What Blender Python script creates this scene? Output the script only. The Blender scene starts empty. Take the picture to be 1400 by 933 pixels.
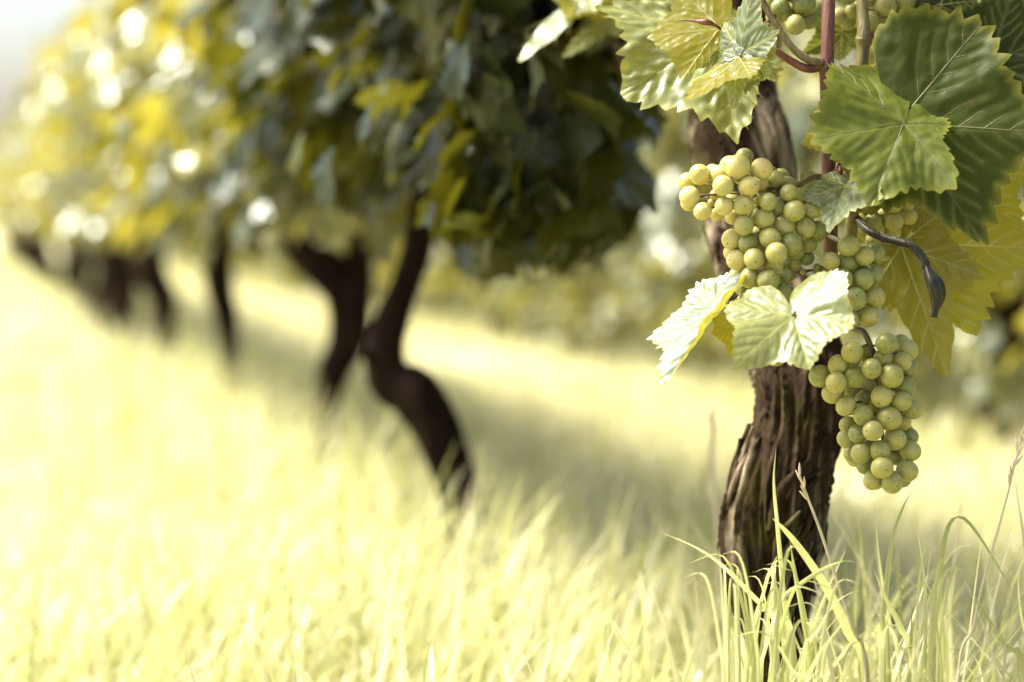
import bpy, math, random
import numpy as np
from mathutils import Vector, Matrix, noise

SC = bpy.context.scene
COL = SC.collection
R = math.radians

# ------------------------------------------------------------------ camera
FPX = 85.0 / 36.0 * 1400.0          # focal length in photograph pixels
CAMZ = 0.42
PITCH = math.atan((466.5 - 300.0) / FPX)
cam_d = bpy.data.cameras.new('camera')
cam = bpy.data.objects.new('camera', cam_d)
COL.objects.link(cam)
cam.location = (0, 0, CAMZ)
cam.rotation_euler = (R(90) - PITCH, 0, 0)
cam_d.lens = 85
cam_d.sensor_width = 36
cam_d.clip_start = 0.05
cam_d.clip_end = 6000
cam_d.dof.use_dof = True
cam_d.dof.focus_distance = 1.47
cam_d.dof.aperture_fstop = 3.9
SC.camera = cam

# ------------------------------------------------------------------ sky and sun
SUN_AZ, SUN_EL = -78.0, 57.0        # degrees from the viewing direction (negative: to the left), height
world = bpy.data.worlds.new('World')
SC.world = world
world.use_nodes = True
wn = world.node_tree
wn.nodes.clear()
sky = wn.nodes.new('ShaderNodeTexSky')
sky.sky_type = 'NISHITA'
sky.sun_disc = False
sky.sun_elevation = R(SUN_EL)
sky.sun_rotation = R(SUN_AZ)
sky.air_density = 1.0
sky.dust_density = 4.5
sky.ozone_density = 0.8
bg = wn.nodes.new('ShaderNodeBackground')
bg.inputs['Strength'].default_value = 0.075
wo = wn.nodes.new('ShaderNodeOutputWorld')
wn.links.new(sky.outputs[0], bg.inputs[0])
wn.links.new(bg.outputs[0], wo.inputs[0])

sun_d = bpy.data.lights.new('sun', 'SUN')
sun_d.energy = 3.6
sun_d.angle = R(18)           # thin bright cloud: soft shadows
sun_d.color = (1.0, 0.93, 0.80)
sun = bpy.data.objects.new('sun', sun_d)
COL.objects.link(sun)
S = Vector((math.sin(R(SUN_AZ)) * math.cos(R(SUN_EL)), math.cos(R(SUN_AZ)) * math.cos(R(SUN_EL)), math.sin(R(SUN_EL))))
sun.rotation_euler = S.to_track_quat('Z', 'Y').to_euler()

SC.view_settings.view_transform = 'Standard'
SC.view_settings.look = 'None'
SC.view_settings.exposure = 2.3
SC.view_settings.gamma = 1.0
SC.render.engine = 'CYCLES'
SC.cycles.use_denoising = True
SC.cycles.max_bounces = 10
SC.cycles.transmission_bounces = 6
SC.cycles.transparent_max_bounces = 8
SC.cycles.sample_clamp_indirect = 8.0

# ------------------------------------------------------------------ places
FWD = Vector((0, math.cos(PITCH), -math.sin(PITCH)))
UPV = Vector((0, math.sin(PITCH), math.cos(PITCH)))
CAM = Vector((0, 0, CAMZ))
def at(px, py, d):
    "the point seen at a photograph pixel, d metres in front of the camera"
    return CAM + FWD * d + Vector((1, 0, 0)) * ((px - 700.0) / FPX * d) + UPV * (-(py - 466.5) / FPX * d)
def pxm(d):
    return d / FPX
ROW_AZ = -math.atan(766.0 / FPX)
RD = Vector((math.sin(ROW_AZ), math.cos(ROW_AZ), 0))      # along the row, away from the camera
RN = Vector((math.cos(ROW_AZ), -math.sin(ROW_AZ), 0))     # across the row, to the right
LAT1 = 0.535                                               # the row stands this far to the right of the camera
STEP = 1.055
L0 = 1.6 * math.cos(ROW_AZ) - 0.17 * math.sin(-ROW_AZ)
def row_pt(n, lat, off=0.0):
    p = RD * (L0 + STEP * n + off) + RN * lat
    return Vector((p.x, p.y, 0.0))

# ------------------------------------------------------------------ scene helpers
def new_mesh(name, verts, faces, mat=None, smooth=True, attrs=None):
    me = bpy.data.meshes.new(name)
    verts = np.asarray(verts, dtype=np.float32).reshape(-1, 3)
    if isinstance(faces, np.ndarray):
        k = faces.shape[1]
        nf = faces.shape[0]
        me.vertices.add(len(verts))
        me.vertices.foreach_set('co', verts.ravel())
        me.loops.add(nf * k)
        me.loops.foreach_set('vertex_index', faces.astype(np.int32).ravel())
        me.polygons.add(nf)
        me.polygons.foreach_set('loop_start', np.arange(0, nf * k, k, dtype=np.int32))
        me.polygons.foreach_set('loop_total', np.full(nf, k, dtype=np.int32))
        me.update(calc_edges=True)
    else:
        me.from_pydata(verts.tolist(), [], faces)
    if attrs:
        for an, av in attrs.items():
            a = me.attributes.new(an, 'FLOAT', 'POINT')
            a.data.foreach_set('value', np.asarray(av, dtype=np.float32).ravel())
    if smooth:
        me.polygons.foreach_set('use_smooth', np.ones(len(me.polygons), dtype=bool))
    if mat:
        me.materials.append(mat)
    me.validate()
    return me
def link(name, data, parent=None, M=None):
    o = bpy.data.objects.new(name, data)
    COL.objects.link(o)
    if parent is not None:
        o.parent = parent
    if M is not None:
        o.matrix_basis = M
    return o
def tag(o, label=None, cat=None, group=None, kind=None):
    if label: o['label'] = label
    if cat: o['category'] = cat
    if group: o['group'] = group
    if kind: o['kind'] = kind
    return o
def empty(name, loc, label, cat, group=None):
    o = link(name, None)
    o.location = loc
    o.empty_display_size = 0.05
    return tag(o, label, cat, group)

# ------------------------------------------------------------------ materials
class NT:
    def __init__(self, name):
        self.m = bpy.data.materials.new(name)
        self.m.use_nodes = True
        self.t = self.m.node_tree
        self.t.nodes.clear()
        self.out = self.t.nodes.new('ShaderNodeOutputMaterial')
    def n(self, typ, **kw):
        nd = self.t.nodes.new(typ)
        for k, v in kw.items():
            if k.startswith('_'):
                setattr(nd, k[1:], v)
            else:
                s = nd.inputs[int(k[1:])] if k[0] == 'i' and k[1:].isdigit() else nd.inputs[k.replace('__', ' ')]
                if hasattr(v, 'is_linked') or hasattr(v, 'links'):
                    self.t.links.new(v, s)
                else:
                    s.default_value = v
        return nd
    def mix(self, f, a, b):
        nd = self.t.nodes.new('ShaderNodeMix')
        nd.data_type = 'RGBA'
        for i, v in ((0, f), (6, a), (7, b)):
            if hasattr(v, 'links'):
                self.t.links.new(v, nd.inputs[i])
            else:
                nd.inputs[i].default_value = v if i == 0 else (v[0], v[1], v[2], 1)
        return nd.outputs[2]
    def math(self, op, a, b=0.0, c=0.0):
        nd = self.t.nodes.new('ShaderNodeMath')
        nd.operation = op
        for i, v in enumerate((a, b, c)):
            if hasattr(v, 'links'):
                self.t.links.new(v, nd.inputs[i])
            else:
                nd.inputs[i].default_value = v
        return nd.outputs[0]
    def rng(self, v, a, b, c=0.0, d=1.0):
        nd = self.t.nodes.new('ShaderNodeMapRange')
        self.t.links.new(v, nd.inputs[0])
        for i, x in enumerate((a, b, c, d)):
            nd.inputs[i + 1].default_value = x
        return nd.outputs[0]
    def noise(self, scale, detail=4.0, vec=None, rough=0.55):
        nd = self.t.nodes.new('ShaderNodeTexNoise')
        nd.inputs['Scale'].default_value = scale
        nd.inputs['Detail'].default_value = detail
        nd.inputs['Roughness'].default_value = rough
        if vec is not None:
            self.t.links.new(vec, nd.inputs['Vector'])
        return nd.outputs['Fac']
    def vmul(self, v, s):
        nd = self.t.nodes.new('ShaderNodeVectorMath')
        nd.operation = 'MULTIPLY'
        self.t.links.new(v, nd.inputs[0])
        nd.inputs[1].default_value = s
        return nd.outputs[0]
    def obj(self):
        return self.t.nodes.new('ShaderNodeTexCoord').outputs['Object']
    def attr(self, name):
        nd = self.t.nodes.new('ShaderNodeAttribute')
        nd.attribute_name = name
        return nd.outputs['Fac']
    def rand(self):
        return self.t.nodes.new('ShaderNodeObjectInfo').outputs['Random']
    def back(self):
        return self.t.nodes.new('ShaderNodeNewGeometry').outputs['Backfacing']
    def bump(self, h, strength, dist):
        nd = self.t.nodes.new('ShaderNodeBump')
        nd.inputs['Strength'].default_value = strength
        nd.inputs['Distance'].default_value = dist
        self.t.links.new(h, nd.inputs['Height'])
        return nd.outputs[0]
    def done(self, sh):
        self.t.links.new(sh, self.out.inputs[0])
        return self.m
    def mixsh(self, f, a, b):
        nd = self.t.nodes.new('ShaderNodeMixShader')
        if hasattr(f, 'links'):
            self.t.links.new(f, nd.inputs[0])
        else:
            nd.inputs[0].default_value = f
        self.t.links.new(a, nd.inputs[1])
        self.t.links.new(b, nd.inputs[2])
        return nd.outputs[0]

def leaf_material(name, top_a, top_b, under, trans_a, trans_b, tfac=0.45, rough=0.36, spec=0.55, use_attr=False, fine=True, vtint=0.35):
    k = NT(name)
    co = k.obj()
    v = k.attr('tint') if use_attr else k.rand()
    n1 = k.noise(38.0, 3.0, co)
    top = k.mix(k.rng(n1, 0.3, 0.72), top_a, top_b)
    top = k.mix(k.rng(v, 0.55, 1.0, 0.0, 0.55), top, trans_a)
    if fine:
        ve = k.attr('vein')
        top = k.mix(k.math('MULTIPLY', ve, vtint), top, (0.30, 0.36, 0.14))
        sp = k.rng(k.noise(120.0, 3.0, co), 0.68, 0.74)
        top = k.mix(k.math('MULTIPLY', sp, 0.6), top, (0.10, 0.06, 0.02))
        rim = k.attr('rim')
        top = k.mix(k.math('MULTIPLY', k.rng(rim, 0.90, 1.0), 0.35), top, (0.34, 0.32, 0.06))
    col = k.mix(k.back(), top, under)
    tr = k.mix(k.rng(k.noise(22.0, 2.0, co), 0.3, 0.7), trans_a, trans_b)
    if fine:
        tr = k.mix(k.math('MULTIPLY', ve, 0.45), tr, (0.62, 0.62, 0.20))
    h = k.noise(420.0, 2.0, co)
    bump = k.bump(h, 0.25, 0.0006)
    p = k.n('ShaderNodeBsdfPrincipled', Base__Color=col, Roughness=rough, Normal=bump)
    p.inputs['Specular IOR Level'].default_value = spec
    p.inputs['Specular Tint'].default_value = (0.92, 1.0, 1.0, 1)
    t = k.n('ShaderNodeBsdfTranslucent', Color=tr)
    return k.done(k.mixsh(tfac, p.outputs[0], t.outputs[0]))

GREEN = ((0.026, 0.040, 0.010), (0.044, 0.060, 0.018), (0.07, 0.09, 0.028))
M_LEAF = leaf_material('leaf_green', *GREEN, (0.14, 0.165, 0.010), (0.20, 0.21, 0.012), 0.34, 0.42, 0.28, vtint=0.10)
M_LEAF_SHADED = leaf_material('leaf_shaded_green', (0.012, 0.019, 0.004), (0.021, 0.030, 0.007), (0.05, 0.06, 0.018), (0.05, 0.065, 0.004), (0.08, 0.09, 0.005), 0.30, 0.50, 0.16, vtint=0.05)  # darker copy of the green leaf, shade put into its colour
M_LEAF_BACKLIT = leaf_material('leaf_backlit', (0.09, 0.11, 0.03), (0.12, 0.13, 0.04), (0.15, 0.14, 0.02), (0.44, 0.39, 0.010), (0.54, 0.46, 0.014), 0.55)  # yellow copy of the leaf, light from behind put into its colour
M_LEAF_SHEEN = leaf_material('leaf_pale_sheen', (0.085, 0.115, 0.055), (0.125, 0.15, 0.085), (0.17, 0.16, 0.03), (0.30, 0.29, 0.018), (0.36, 0.33, 0.025), 0.32, 0.40, 0.7)  # paler copy of the leaf, sky sheen put into its colour
M_CROWN_SHADED = leaf_material('leaf_canopy_shaded', (0.010, 0.017, 0.005), (0.022, 0.031, 0.012), (0.025, 0.032, 0.010), (0.09, 0.09, 0.005), (0.14, 0.13, 0.006), 0.26, 0.36, 0.2, use_attr=True, fine=False)  # shaded copy of the canopy leaf, shade put into the darker colour
M_CROWN_LIT = leaf_material('leaf_canopy_lit', (0.045, 0.062, 0.028), (0.10, 0.125, 0.07), (0.10, 0.115, 0.05), (0.30, 0.27, 0.018), (0.42, 0.35, 0.035), 0.36, 0.28, 0.8, use_attr=True, fine=False)  # lit copy of the same canopy leaf, brightness put into the colour
M_CROWN_OBJ_SHADED = leaf_material('leaf_canopy_single_shaded', (0.012, 0.021, 0.006), (0.030, 0.042, 0.017), (0.035, 0.045, 0.015), (0.12, 0.115, 0.006), (0.20, 0.18, 0.008), 0.26, 0.30, 0.34, fine=False)  # single canopy leaves, shade put into a darker green

def vein_material():
    k = NT('leaf_vein')
    p = k.n('ShaderNodeBsdfPrincipled', Base__Color=(0.46, 0.45, 0.20, 1), Roughness=0.5)
    t = k.n('ShaderNodeBsdfTranslucent', Color=(0.85, 0.80, 0.30, 1))
    return k.done(k.mixsh(0.5, p.outputs[0], t.outputs[0]))
M_VEIN = vein_material()
def vein_dark_material():
    k = NT('leaf_vein_green')
    p = k.n('ShaderNodeBsdfPrincipled', Base__Color=(0.075, 0.08, 0.025, 1), Roughness=0.5)
    return k.done(p.outputs[0])
M_VEIN_DARK = vein_dark_material()

def bark_material(name, a, b, c, moss, scale=1.0):
    k = NT(name)
    co = k.obj()
    st = k.vmul(co, (1.0, 1.0, 0.14))
    n1 = k.noise(170.0 * scale, 6.0, st, 0.65)
    n2 = k.noise(34.0 * scale, 4.0, st)
    n3 = k.noise(16.0, 3.0, co)
    col = k.mix(k.rng(n1, 0.32, 0.7), a, b)
    col = k.mix(k.rng(n2, 0.50, 0.62), col, c)
    col = k.mix(k.rng(n3, 0.52, 0.68, 0.0, 0.75), col, moss)
    h = k.math('ADD', n1, k.math('MULTIPLY', k.noise(620.0 * scale, 4.0, st, 0.7), 0.5))
    p = k.n('ShaderNodeBsdfPrincipled', Base__Color=col, Roughness=0.86, Normal=k.bump(h, 0.9, 0.004))
    p.inputs['Specular IOR Level'].default_value = 0.04
    return k.done(p.outputs[0])
M_BARK = bark_material('vine_bark', (0.012, 0.007, 0.004), (0.060, 0.041, 0.024), (0.27, 0.22, 0.15), (0.080, 0.074, 0.015))
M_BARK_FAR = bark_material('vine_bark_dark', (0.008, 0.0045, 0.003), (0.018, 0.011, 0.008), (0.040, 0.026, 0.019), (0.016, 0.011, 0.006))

def cane_material(name, a, b):
    k = NT(name)
    co = k.obj()
    st = k.vmul(co, (1.0, 1.0, 0.05))
    n1 = k.noise(520.0, 4.0, st)
    n2 = k.noise(60.0, 3.0, co)
    col = k.mix(k.rng(n1, 0.3, 0.7), a, b)
    col = k.mix(k.rng(n2, 0.6, 0.75, 0, 0.5), col, (b[0] * 1.3, b[1] * 1.5, b[2] * 1.4))
    p = k.n('ShaderNodeBsdfPrincipled', Base__Color=col, Roughness=0.5, Normal=k.bump(n1, 0.6, 0.0012))
    return k.done(p.outputs[0])
M_CANE_RED = cane_material('cane_red', (0.045, 0.010, 0.006), (0.12, 0.036, 0.020))
M_CANE_GREEN = cane_material('cane_green', (0.08, 0.065, 0.016), (0.17, 0.14, 0.04))
M_STEM = cane_material('stem_brown_green', (0.065, 0.045, 0.015), (0.14, 0.11, 0.04))
M_PET_RED = cane_material('petiole_red', (0.075, 0.012, 0.009), (0.16, 0.05, 0.026))
M_WITHER = cane_material('withered_dark', (0.008, 0.007, 0.003), (0.026, 0.024, 0.008))

def grape_material(name, a, b, glow):
    k = NT(name)
    co = k.obj()
    r = k.rand()
    off = k.t.nodes.new('ShaderNodeVectorMath')
    off.operation = 'ADD'
    k.t.links.new(co, off.inputs[0])
    cmb = k.t.nodes.new('ShaderNodeCombineXYZ')
    k.t.links.new(k.math('MULTIPLY', r, 37.0), cmb.inputs[0])
    k.t.links.new(k.math('MULTIPLY', r, 91.0), cmb.inputs[1])
    k.t.links.new(cmb.outputs[0], off.inputs[1])
    ov = off.outputs[0]
    col = k.mix(r, a, b)
    bloom = k.rng(k.noise(2.6, 5.0, ov, 0.65), 0.42, 0.72)
    col = k.mix(k.math('MULTIPLY', bloom, 0.5), col, (0.38, 0.40, 0.24))
    rus = k.math('MULTIPLY', k.rng(k.noise(1.5, 4.0, ov, 0.7), 0.57, 0.70), 0.6)
    col = k.mix(rus, col, (0.30, 0.15, 0.04))
    spk = k.rng(k.noise(11.0, 2.0, ov), 0.76, 0.80)
    col = k.mix(k.math('MULTIPLY', spk, 0.6), col, (0.10, 0.06, 0.02))
    sep = k.t.nodes.new('ShaderNodeSeparateXYZ')
    k.t.links.new(co, sep.inputs[0])
    rad2 = k.math('ADD', k.math('MULTIPLY', sep.outputs[0], sep.outputs[0]), k.math('MULTIPLY', sep.outputs[1], sep.outputs[1]))
    dot = k.math('MULTIPLY', k.rng(rad2, 0.011, 0.004), k.math('LESS_THAN', sep.outputs[2], 0.0))
    col = k.mix(k.math('MULTIPLY', dot, 0.8), col, (0.035, 0.020, 0.010))
    p = k.n('ShaderNodeBsdfPrincipled', Base__Color=col, Roughness=k.rng(bloom, 0, 1, 0.34, 0.58))
    p.inputs['Subsurface Weight'].default_value = 1.0
    p.inputs['Subsurface Radius'].default_value = glow
    p.inputs['Subsurface Scale'].default_value = 0.0048
    p.inputs['Specular IOR Level'].default_value = 0.45
    return k.done(p.outputs[0])
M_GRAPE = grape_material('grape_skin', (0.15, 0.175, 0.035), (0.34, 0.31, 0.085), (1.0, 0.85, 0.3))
M_GRAPE_LIT = grape_material('grape_skin_lit', (0.42, 0.37, 0.10), (0.48, 0.41, 0.14), (1.0, 0.82, 0.3))  # lit copy of the grape skin, warm sunlight put into the colour

def grass_material():
    k = NT('grass_blades')
    t = k.attr('tint')
    d = k.attr('dry')
    g = k.mix(t, (0.25, 0.28, 0.09), (0.45, 0.455, 0.25))
    g = k.mix(d, g, (0.60, 0.55, 0.38))
    p = k.n('ShaderNodeBsdfPrincipled', Base__Color=g, Roughness=0.42)
    p.inputs['Specular IOR Level'].default_value = 0.6
    tc = k.mix(t, (0.44, 0.48, 0.12), (0.66, 0.65, 0.34))
    tc = k.mix(d, tc, (0.60, 0.54, 0.32))
    tr = k.n('ShaderNodeBsdfTranslucent', Color=tc)
    return k.done(k.mixsh(0.5, p.outputs[0], tr.outputs[0]))
M_GRASS = grass_material()
def ground_material():
    k = NT('meadow_ground')
    co = k.obj()
    n1 = k.noise(2.2, 6.0, co)
    n2 = k.noise(40.0, 5.0, co, 0.7)
    c = k.mix(k.rng(n1, 0.35, 0.65), (0.30, 0.30, 0.12), (0.44, 0.41, 0.24))
    c = k.mix(k.rng(n2, 0.45, 0.7, 0.0, 0.6), c, (0.52, 0.47, 0.33))
    p = k.n('ShaderNodeBsdfPrincipled', Base__Color=c, Roughness=0.95, Normal=k.bump(n2, 0.8, 0.02))
    return k.done(p.outputs[0])
M_GROUND = ground_material()
def hill_material():
    k = NT('wooded_hill')
    co = k.obj()
    n1 = k.noise(0.02, 8.0, co, 0.65)
    c = k.mix(k.rng(n1, 0.35, 0.65), (0.05, 0.075, 0.03), (0.14, 0.16, 0.06))
    p = k.n('ShaderNodeBsdfPrincipled', Base__Color=c, Roughness=1.0)
    return k.done(p.outputs[0])
M_HILL = hill_material()
def plain(name, c, rough=0.7):
    k = NT(name)
    n1 = k.noise(90.0, 4.0, k.vmul(k.obj(), (1, 1, 0.2)))
    col = k.mix(k.rng(n1, 0.3, 0.7), tuple(x * 0.75 for x in c), c)
    p = k.n('ShaderNodeBsdfPrincipled', Base__Color=col, Roughness=rough)
    return k.done(p.outputs[0])
M_STRAW = plain('dry_straw', (0.62, 0.52, 0.36))

# ------------------------------------------------------------------ ground and hills
gn = 60
gx = np.concatenate([np.linspace(-2500, -40, 8), np.linspace(-30, 40, 36), np.linspace(60, 2500, 8)])
gy = np.concatenate([np.linspace(-60, -3, 5), np.linspace(-2, 40, 60), np.linspace(60, 4000, 14)])
GX, GY = np.meshgrid(gx, gy)
gz = np.zeros_like(GX)
gv = np.stack([GX, GY, gz], -1).reshape(-1, 3)
nx, ny = len(gx), len(gy)
idx = np.arange(nx * ny).reshape(ny, nx)
gf = np.stack([idx[:-1, :-1], idx[:-1, 1:], idx[1:, 1:], idx[1:, :-1]], -1).reshape(-1, 4)
ground = link('ground', new_mesh('ground', gv, gf, M_GROUND))
tag(ground, kind='structure', label='dry pale grassy vineyard ground under the rows')

# ------------------------------------------------------------------ tubes
def catmull(pts, n):
    P = np.asarray(pts, float)
    P = np.vstack([2 * P[0] - P[1], P, 2 * P[-1] - P[-2]])
    m = len(P) - 3
    t = np.linspace(0, m, n)
    out = np.empty((n, P.shape[1]))
    for q, u in enumerate(t):
        i = min(int(u), m - 1)
        f = u - i
        a, b, c, d = P[i:i + 4]
        out[q] = 0.5 * ((2 * b) + (-a + c) * f + (2 * a - 5 * b + 4 * c - d) * f * f + (-a + 3 * b - 3 * c + d) * f ** 3)
    return out
def frames(C):
    T = np.gradient(C, axis=0)
    T /= np.linalg.norm(T, axis=1)[:, None] + 1e-12
    N = np.empty_like(C)
    ref = np.array([0, -1.0, 0.15])
    v = ref - T[0] * ref.dot(T[0])
    N[0] = v / np.linalg.norm(v)
    for i in range(1, len(C)):
        v = N[i - 1] - T[i] * N[i - 1].dot(T[i])
        N[i] = v / (np.linalg.norm(v) + 1e-12)
    B = np.cross(T, N)
    return T, N, B
def tube_geo(pts, rad, n=24, seg=10, cap=True):
    "pts: world points, rad: one radius per point"
    A = catmull(np.hstack([np.asarray([tuple(p) for p in pts]), np.asarray(rad, float)[:, None]]), n)
    C, r = A[:, :3], np.maximum(A[:, 3], 1e-5)
    T, N, B = frames(C)
    th = np.linspace(0, 2 * math.pi, seg, endpoint=False)
    V = C[:, None, :] + (np.cos(th)[None, :, None] * N[:, None, :] + np.sin(th)[None, :, None] * B[:, None, :]) * r[:, None, None]
    V = V.reshape(-1, 3)
    i = np.arange(n - 1)[:, None] * seg
    j = np.arange(seg)[None, :]
    j2 = (j + 1) % seg
    F = np.stack([i + j, i + j2, i + seg + j2, i + seg + j], -1).reshape(-1, 4)
    if cap:
        V = np.vstack([V, C[0], C[-1]])
        a, b = len(V) - 2, len(V) - 1
        c0 = np.stack([np.full(seg, a), (np.arange(seg) + 1) % seg, np.arange(seg), np.full(seg, a)], -1)
        o = (n - 1) * seg
        c1 = np.stack([np.full(seg, b), o + np.arange(seg), o + (np.arange(seg) + 1) % seg, np.full(seg, b)], -1)
        return V, F, [tuple(x[:3]) for x in c0], [tuple(x[:3]) for x in c1]
    return V, F, [], []
def tube(name, pts, rad, mat, parent, origin, n=24, seg=10):
    V, F, c0, c1 = tube_geo(pts, rad, n, seg)
    V = V - np.asarray(tuple(origin))
    me = new_mesh(name, V, [tuple(f) for f in F.tolist()] + c0 + c1, mat)
    return link(name, me, parent)

# ------------------------------------------------------------------ trunks
def trunk_mesh(name, path, mat, origin, n, seg, seed, ridge=0.2, twist=2.5, lump=0.22, freq=3.4):
    "path: list of (point, radius); ridged, fibrous, twisted bark as real relief"
    A = catmull(np.array([[*p, r] for p, r in path]), n)
    C, r = A[:, :3], np.maximum(A[:, 3], 0.002)
    T, N, B = frames(C)
    ds = np.linalg.norm(np.diff(C, axis=0), axis=1)
    s = np.concatenate([[0], np.cumsum(ds)])
    V = np.empty((n, seg, 3))
    for i in range(n):
        tw = twist * s[i] / 0.3
        for j in range(seg):
            th = 2 * math.pi * j / seg
            a = th - tw
            ca, sa = math.cos(a), math.sin(a)
            z = s[i]
            wob = 0.35 * noise.noise(Vector((ca * 1.3 + seed, sa * 1.3, z * 16)))
            n1 = noise.noise(Vector((ca * freq + wob + seed, sa * freq + wob, z * 8.0)))
            n2 = noise.noise(Vector((ca * freq * 2.3 - seed, sa * freq * 2.3 + wob, z * 15.0)))
            n3 = noise.noise(Vector((ca * freq * 5.2, sa * freq * 5.2 + seed, z * 30.0)))
            big = noise.noise(Vector((math.cos(th) * 0.9 + seed * 3, math.sin(th) * 0.9, z * 11.0)))
            n4 = noise.noise(Vector((ca * freq * 0.9 + 7, sa * freq * 0.9 - seed, z * 7.0)))
            rd = min(max(n1 * 4.5 + 0.5, 0), 1) * 0.46 + min(max(n2 * 4.0 + 0.5, 0), 1) * 0.36 + n3 * 0.34 - max(0, 1 - abs(n4) * 9) * 0.40
            V[i, j] = C[i] + (math.cos(th) * N[i] + math.sin(th) * B[i]) * r[i] * (1 + lump * big + ridge * (rd - 0.35))
    V = V.reshape(-1, 3)
    i = np.arange(n - 1)[:, None] * seg
    j = np.arange(seg)[None, :]
    j2 = (j + 1) % seg
    F = np.stack([i + j, i + j2, i + seg + j2, i + seg + j], -1).reshape(-1, 4)
    V = V - np.asarray(tuple(origin))
    me = new_mesh(name, V, F, mat)
    return me, C, r, N, B, T
def px_path(lst):
    return [(tuple(at(x, y, d)), w * 0.5 * pxm(d)) for x, y, w, d in lst]

# ------------------------------------------------------------------ leaves
VEIN_ANG = (0, 52, -52, 110, -110)
def leaf_net(lob, rs):
    "main and side veins in leaf units: list of polylines with width at start"
    L = dict(zip(VEIN_ANG, lob))
    out = []
    for a in VEIN_ANG:
        ln = L[a] * 0.97
        d = np.array([math.sin(R(a)), math.cos(R(a))])
        out.append((np.array([d * ln * t for t in np.linspace(0, 1, 20)]), 1.0))
        for q, f in enumerate((0.24, 0.42, 0.60, 0.78)):
            for sgn in (-1, 1):
                f2 = f + (0.05 if sgn > 0 else 0.0)
                e = R(a + sgn * (44 - 6 * f))
                e2 = R(a + sgn * (30 - 6 * f))
                sl = ln * (0.50 - 0.42 * f2) * (1.25 if abs(a) == 110 and sgn * a > 0 else 1.0)
                p0 = d * ln * f2
                p1 = p0 + np.array([math.sin(e), math.cos(e)]) * sl * 0.55
                p2 = p1 + np.array([math.sin(e2), math.cos(e2)]) * sl * 0.5
                out.append((np.vstack([p0 + (p1 - p0) * t for t in (0, .2, .4, .6, .8)] + [p1 + (p2 - p1) * t for t in (0, .25, .5, .75, 1)]), 0.45))
    return out
def outline(th, lob, rs, teeth=0.085, nteeth=46, sinus=0.35):
    t0, up, um, lp, lm = lob
    def side(u, l):
        return ([0, 27, 52, 82, 110, 140, 163, 174, 180],
                [t0, 0.84 * min(t0, u), u, 0.88 * min(u, l), l, 0.90 * l, sinus + 0.28 * l, sinus * 0.55, 0.06])
    a = np.degrees(th)
    r = np.empty_like(a)
    for sg, u, l in ((1, up, lp), (-1, um, lm)):
        m = (a >= 0) if sg > 0 else (a < 0)
        k, v = side(u, l)
        # smooth interpolation between the lobes
        x = np.abs(a[m])
        i = np.clip(np.searchsorted(k, x, side='right') - 1, 0, len(k) - 2)
        ka, va = np.array(k, float), np.array(v, float)
        f = (x - ka[i]) / (ka[i + 1] - ka[i])
        pk = np.isin(i, (0, 2, 4))            # leaving a lobe tip: pointed there, round in the sinus
        g = np.where(pk, np.sin(f * math.pi / 2), 1 - np.cos(f * math.pi / 2))
        g = 0.45 * g + 0.55 * f
        r[m] = va[i] + (va[i + 1] - va[i]) * g
    jit = rs.uniform(-0.25, 0.25, nteeth + 2)
    amp = rs.uniform(0.25, 1.55, nteeth + 2)
    ph = (a + 180) / 360 * nteeth
    q = np.floor(ph).astype(int)
    f = ph - q
    pkp = 0.5 + jit[q]
    tri = np.where(f < pkp, f / pkp, (1 - f) / (1 - pkp))
    fade = np.clip((178 - np.abs(a)) / 25, 0, 1)
    return r * (1 + teeth * amp[q] * (tri - 0.4) * fade)
def seg_dist(P, net):
    d = np.full(len(P), 9.0)
    for pl, w in net:
        for a, b in zip(pl[:-1], pl[1:]):
            ab = b - a
            t = np.clip(((P - a) @ ab) / (ab @ ab + 1e-12), 0, 1)
            dd = np.linalg.norm(P - (a + t[:, None] * ab), axis=1) / (0.4 + 0.6 * w)
            d = np.minimum(d, dd)
    return d
def leaf_deform(P, depth, o, ph):
    u, v = P[:, 0], P[:, 1]
    rho = np.hypot(u, v)
    th = np.arctan2(u, v)
    z = o.get('cup', 0.0) * rho ** 2
    z = z + o.get('wave', 0.05) * rho ** 1.6 * (np.sin(4 * th + ph) + 0.55 * np.sin(7 * th + 2.1 * ph) + 0.3 * np.sin(11 * th + 4.0 * ph))
    z = z + depth
    fl, fr = o.get('foldl', o.get('fold', 0.0)), o.get('foldr', o.get('fold', 0.0))
    al = np.where(u > 0, R(fr), R(fl))
    au = np.abs(u)
    soft = np.sqrt(au ** 2 + 0.02 ** 2) - 0.02
    x = np.sign(u) * (soft * np.cos(al)) - np.sign(u) * z * np.sin(al)
    zz = soft * np.sin(al) + z * np.cos(al)
    ku = o.get('curlu', 0.0)
    if abs(ku) > 1e-3:
        x, zz = (1 / ku + zz) * np.sin(ku * x), (1 / ku + zz) * np.cos(ku * x) - 1 / ku
    kv = o.get('curl', 0.25)
    if abs(kv) > 1e-3:
        y, zz = (1 / kv + zz) * np.sin(kv * v), (1 / kv + zz) * np.cos(kv * v) - 1 / kv
    else:
        y = v
    return np.stack([x, y, zz], -1)
def crinkle(P, seed):
    return np.array([noise.noise(Vector((p[0] * 7 + seed, p[1] * 7, 0))) + 0.5 * noise.noise(Vector((p[0] * 15, p[1] * 15 + seed, 3))) for p in P])
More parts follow.
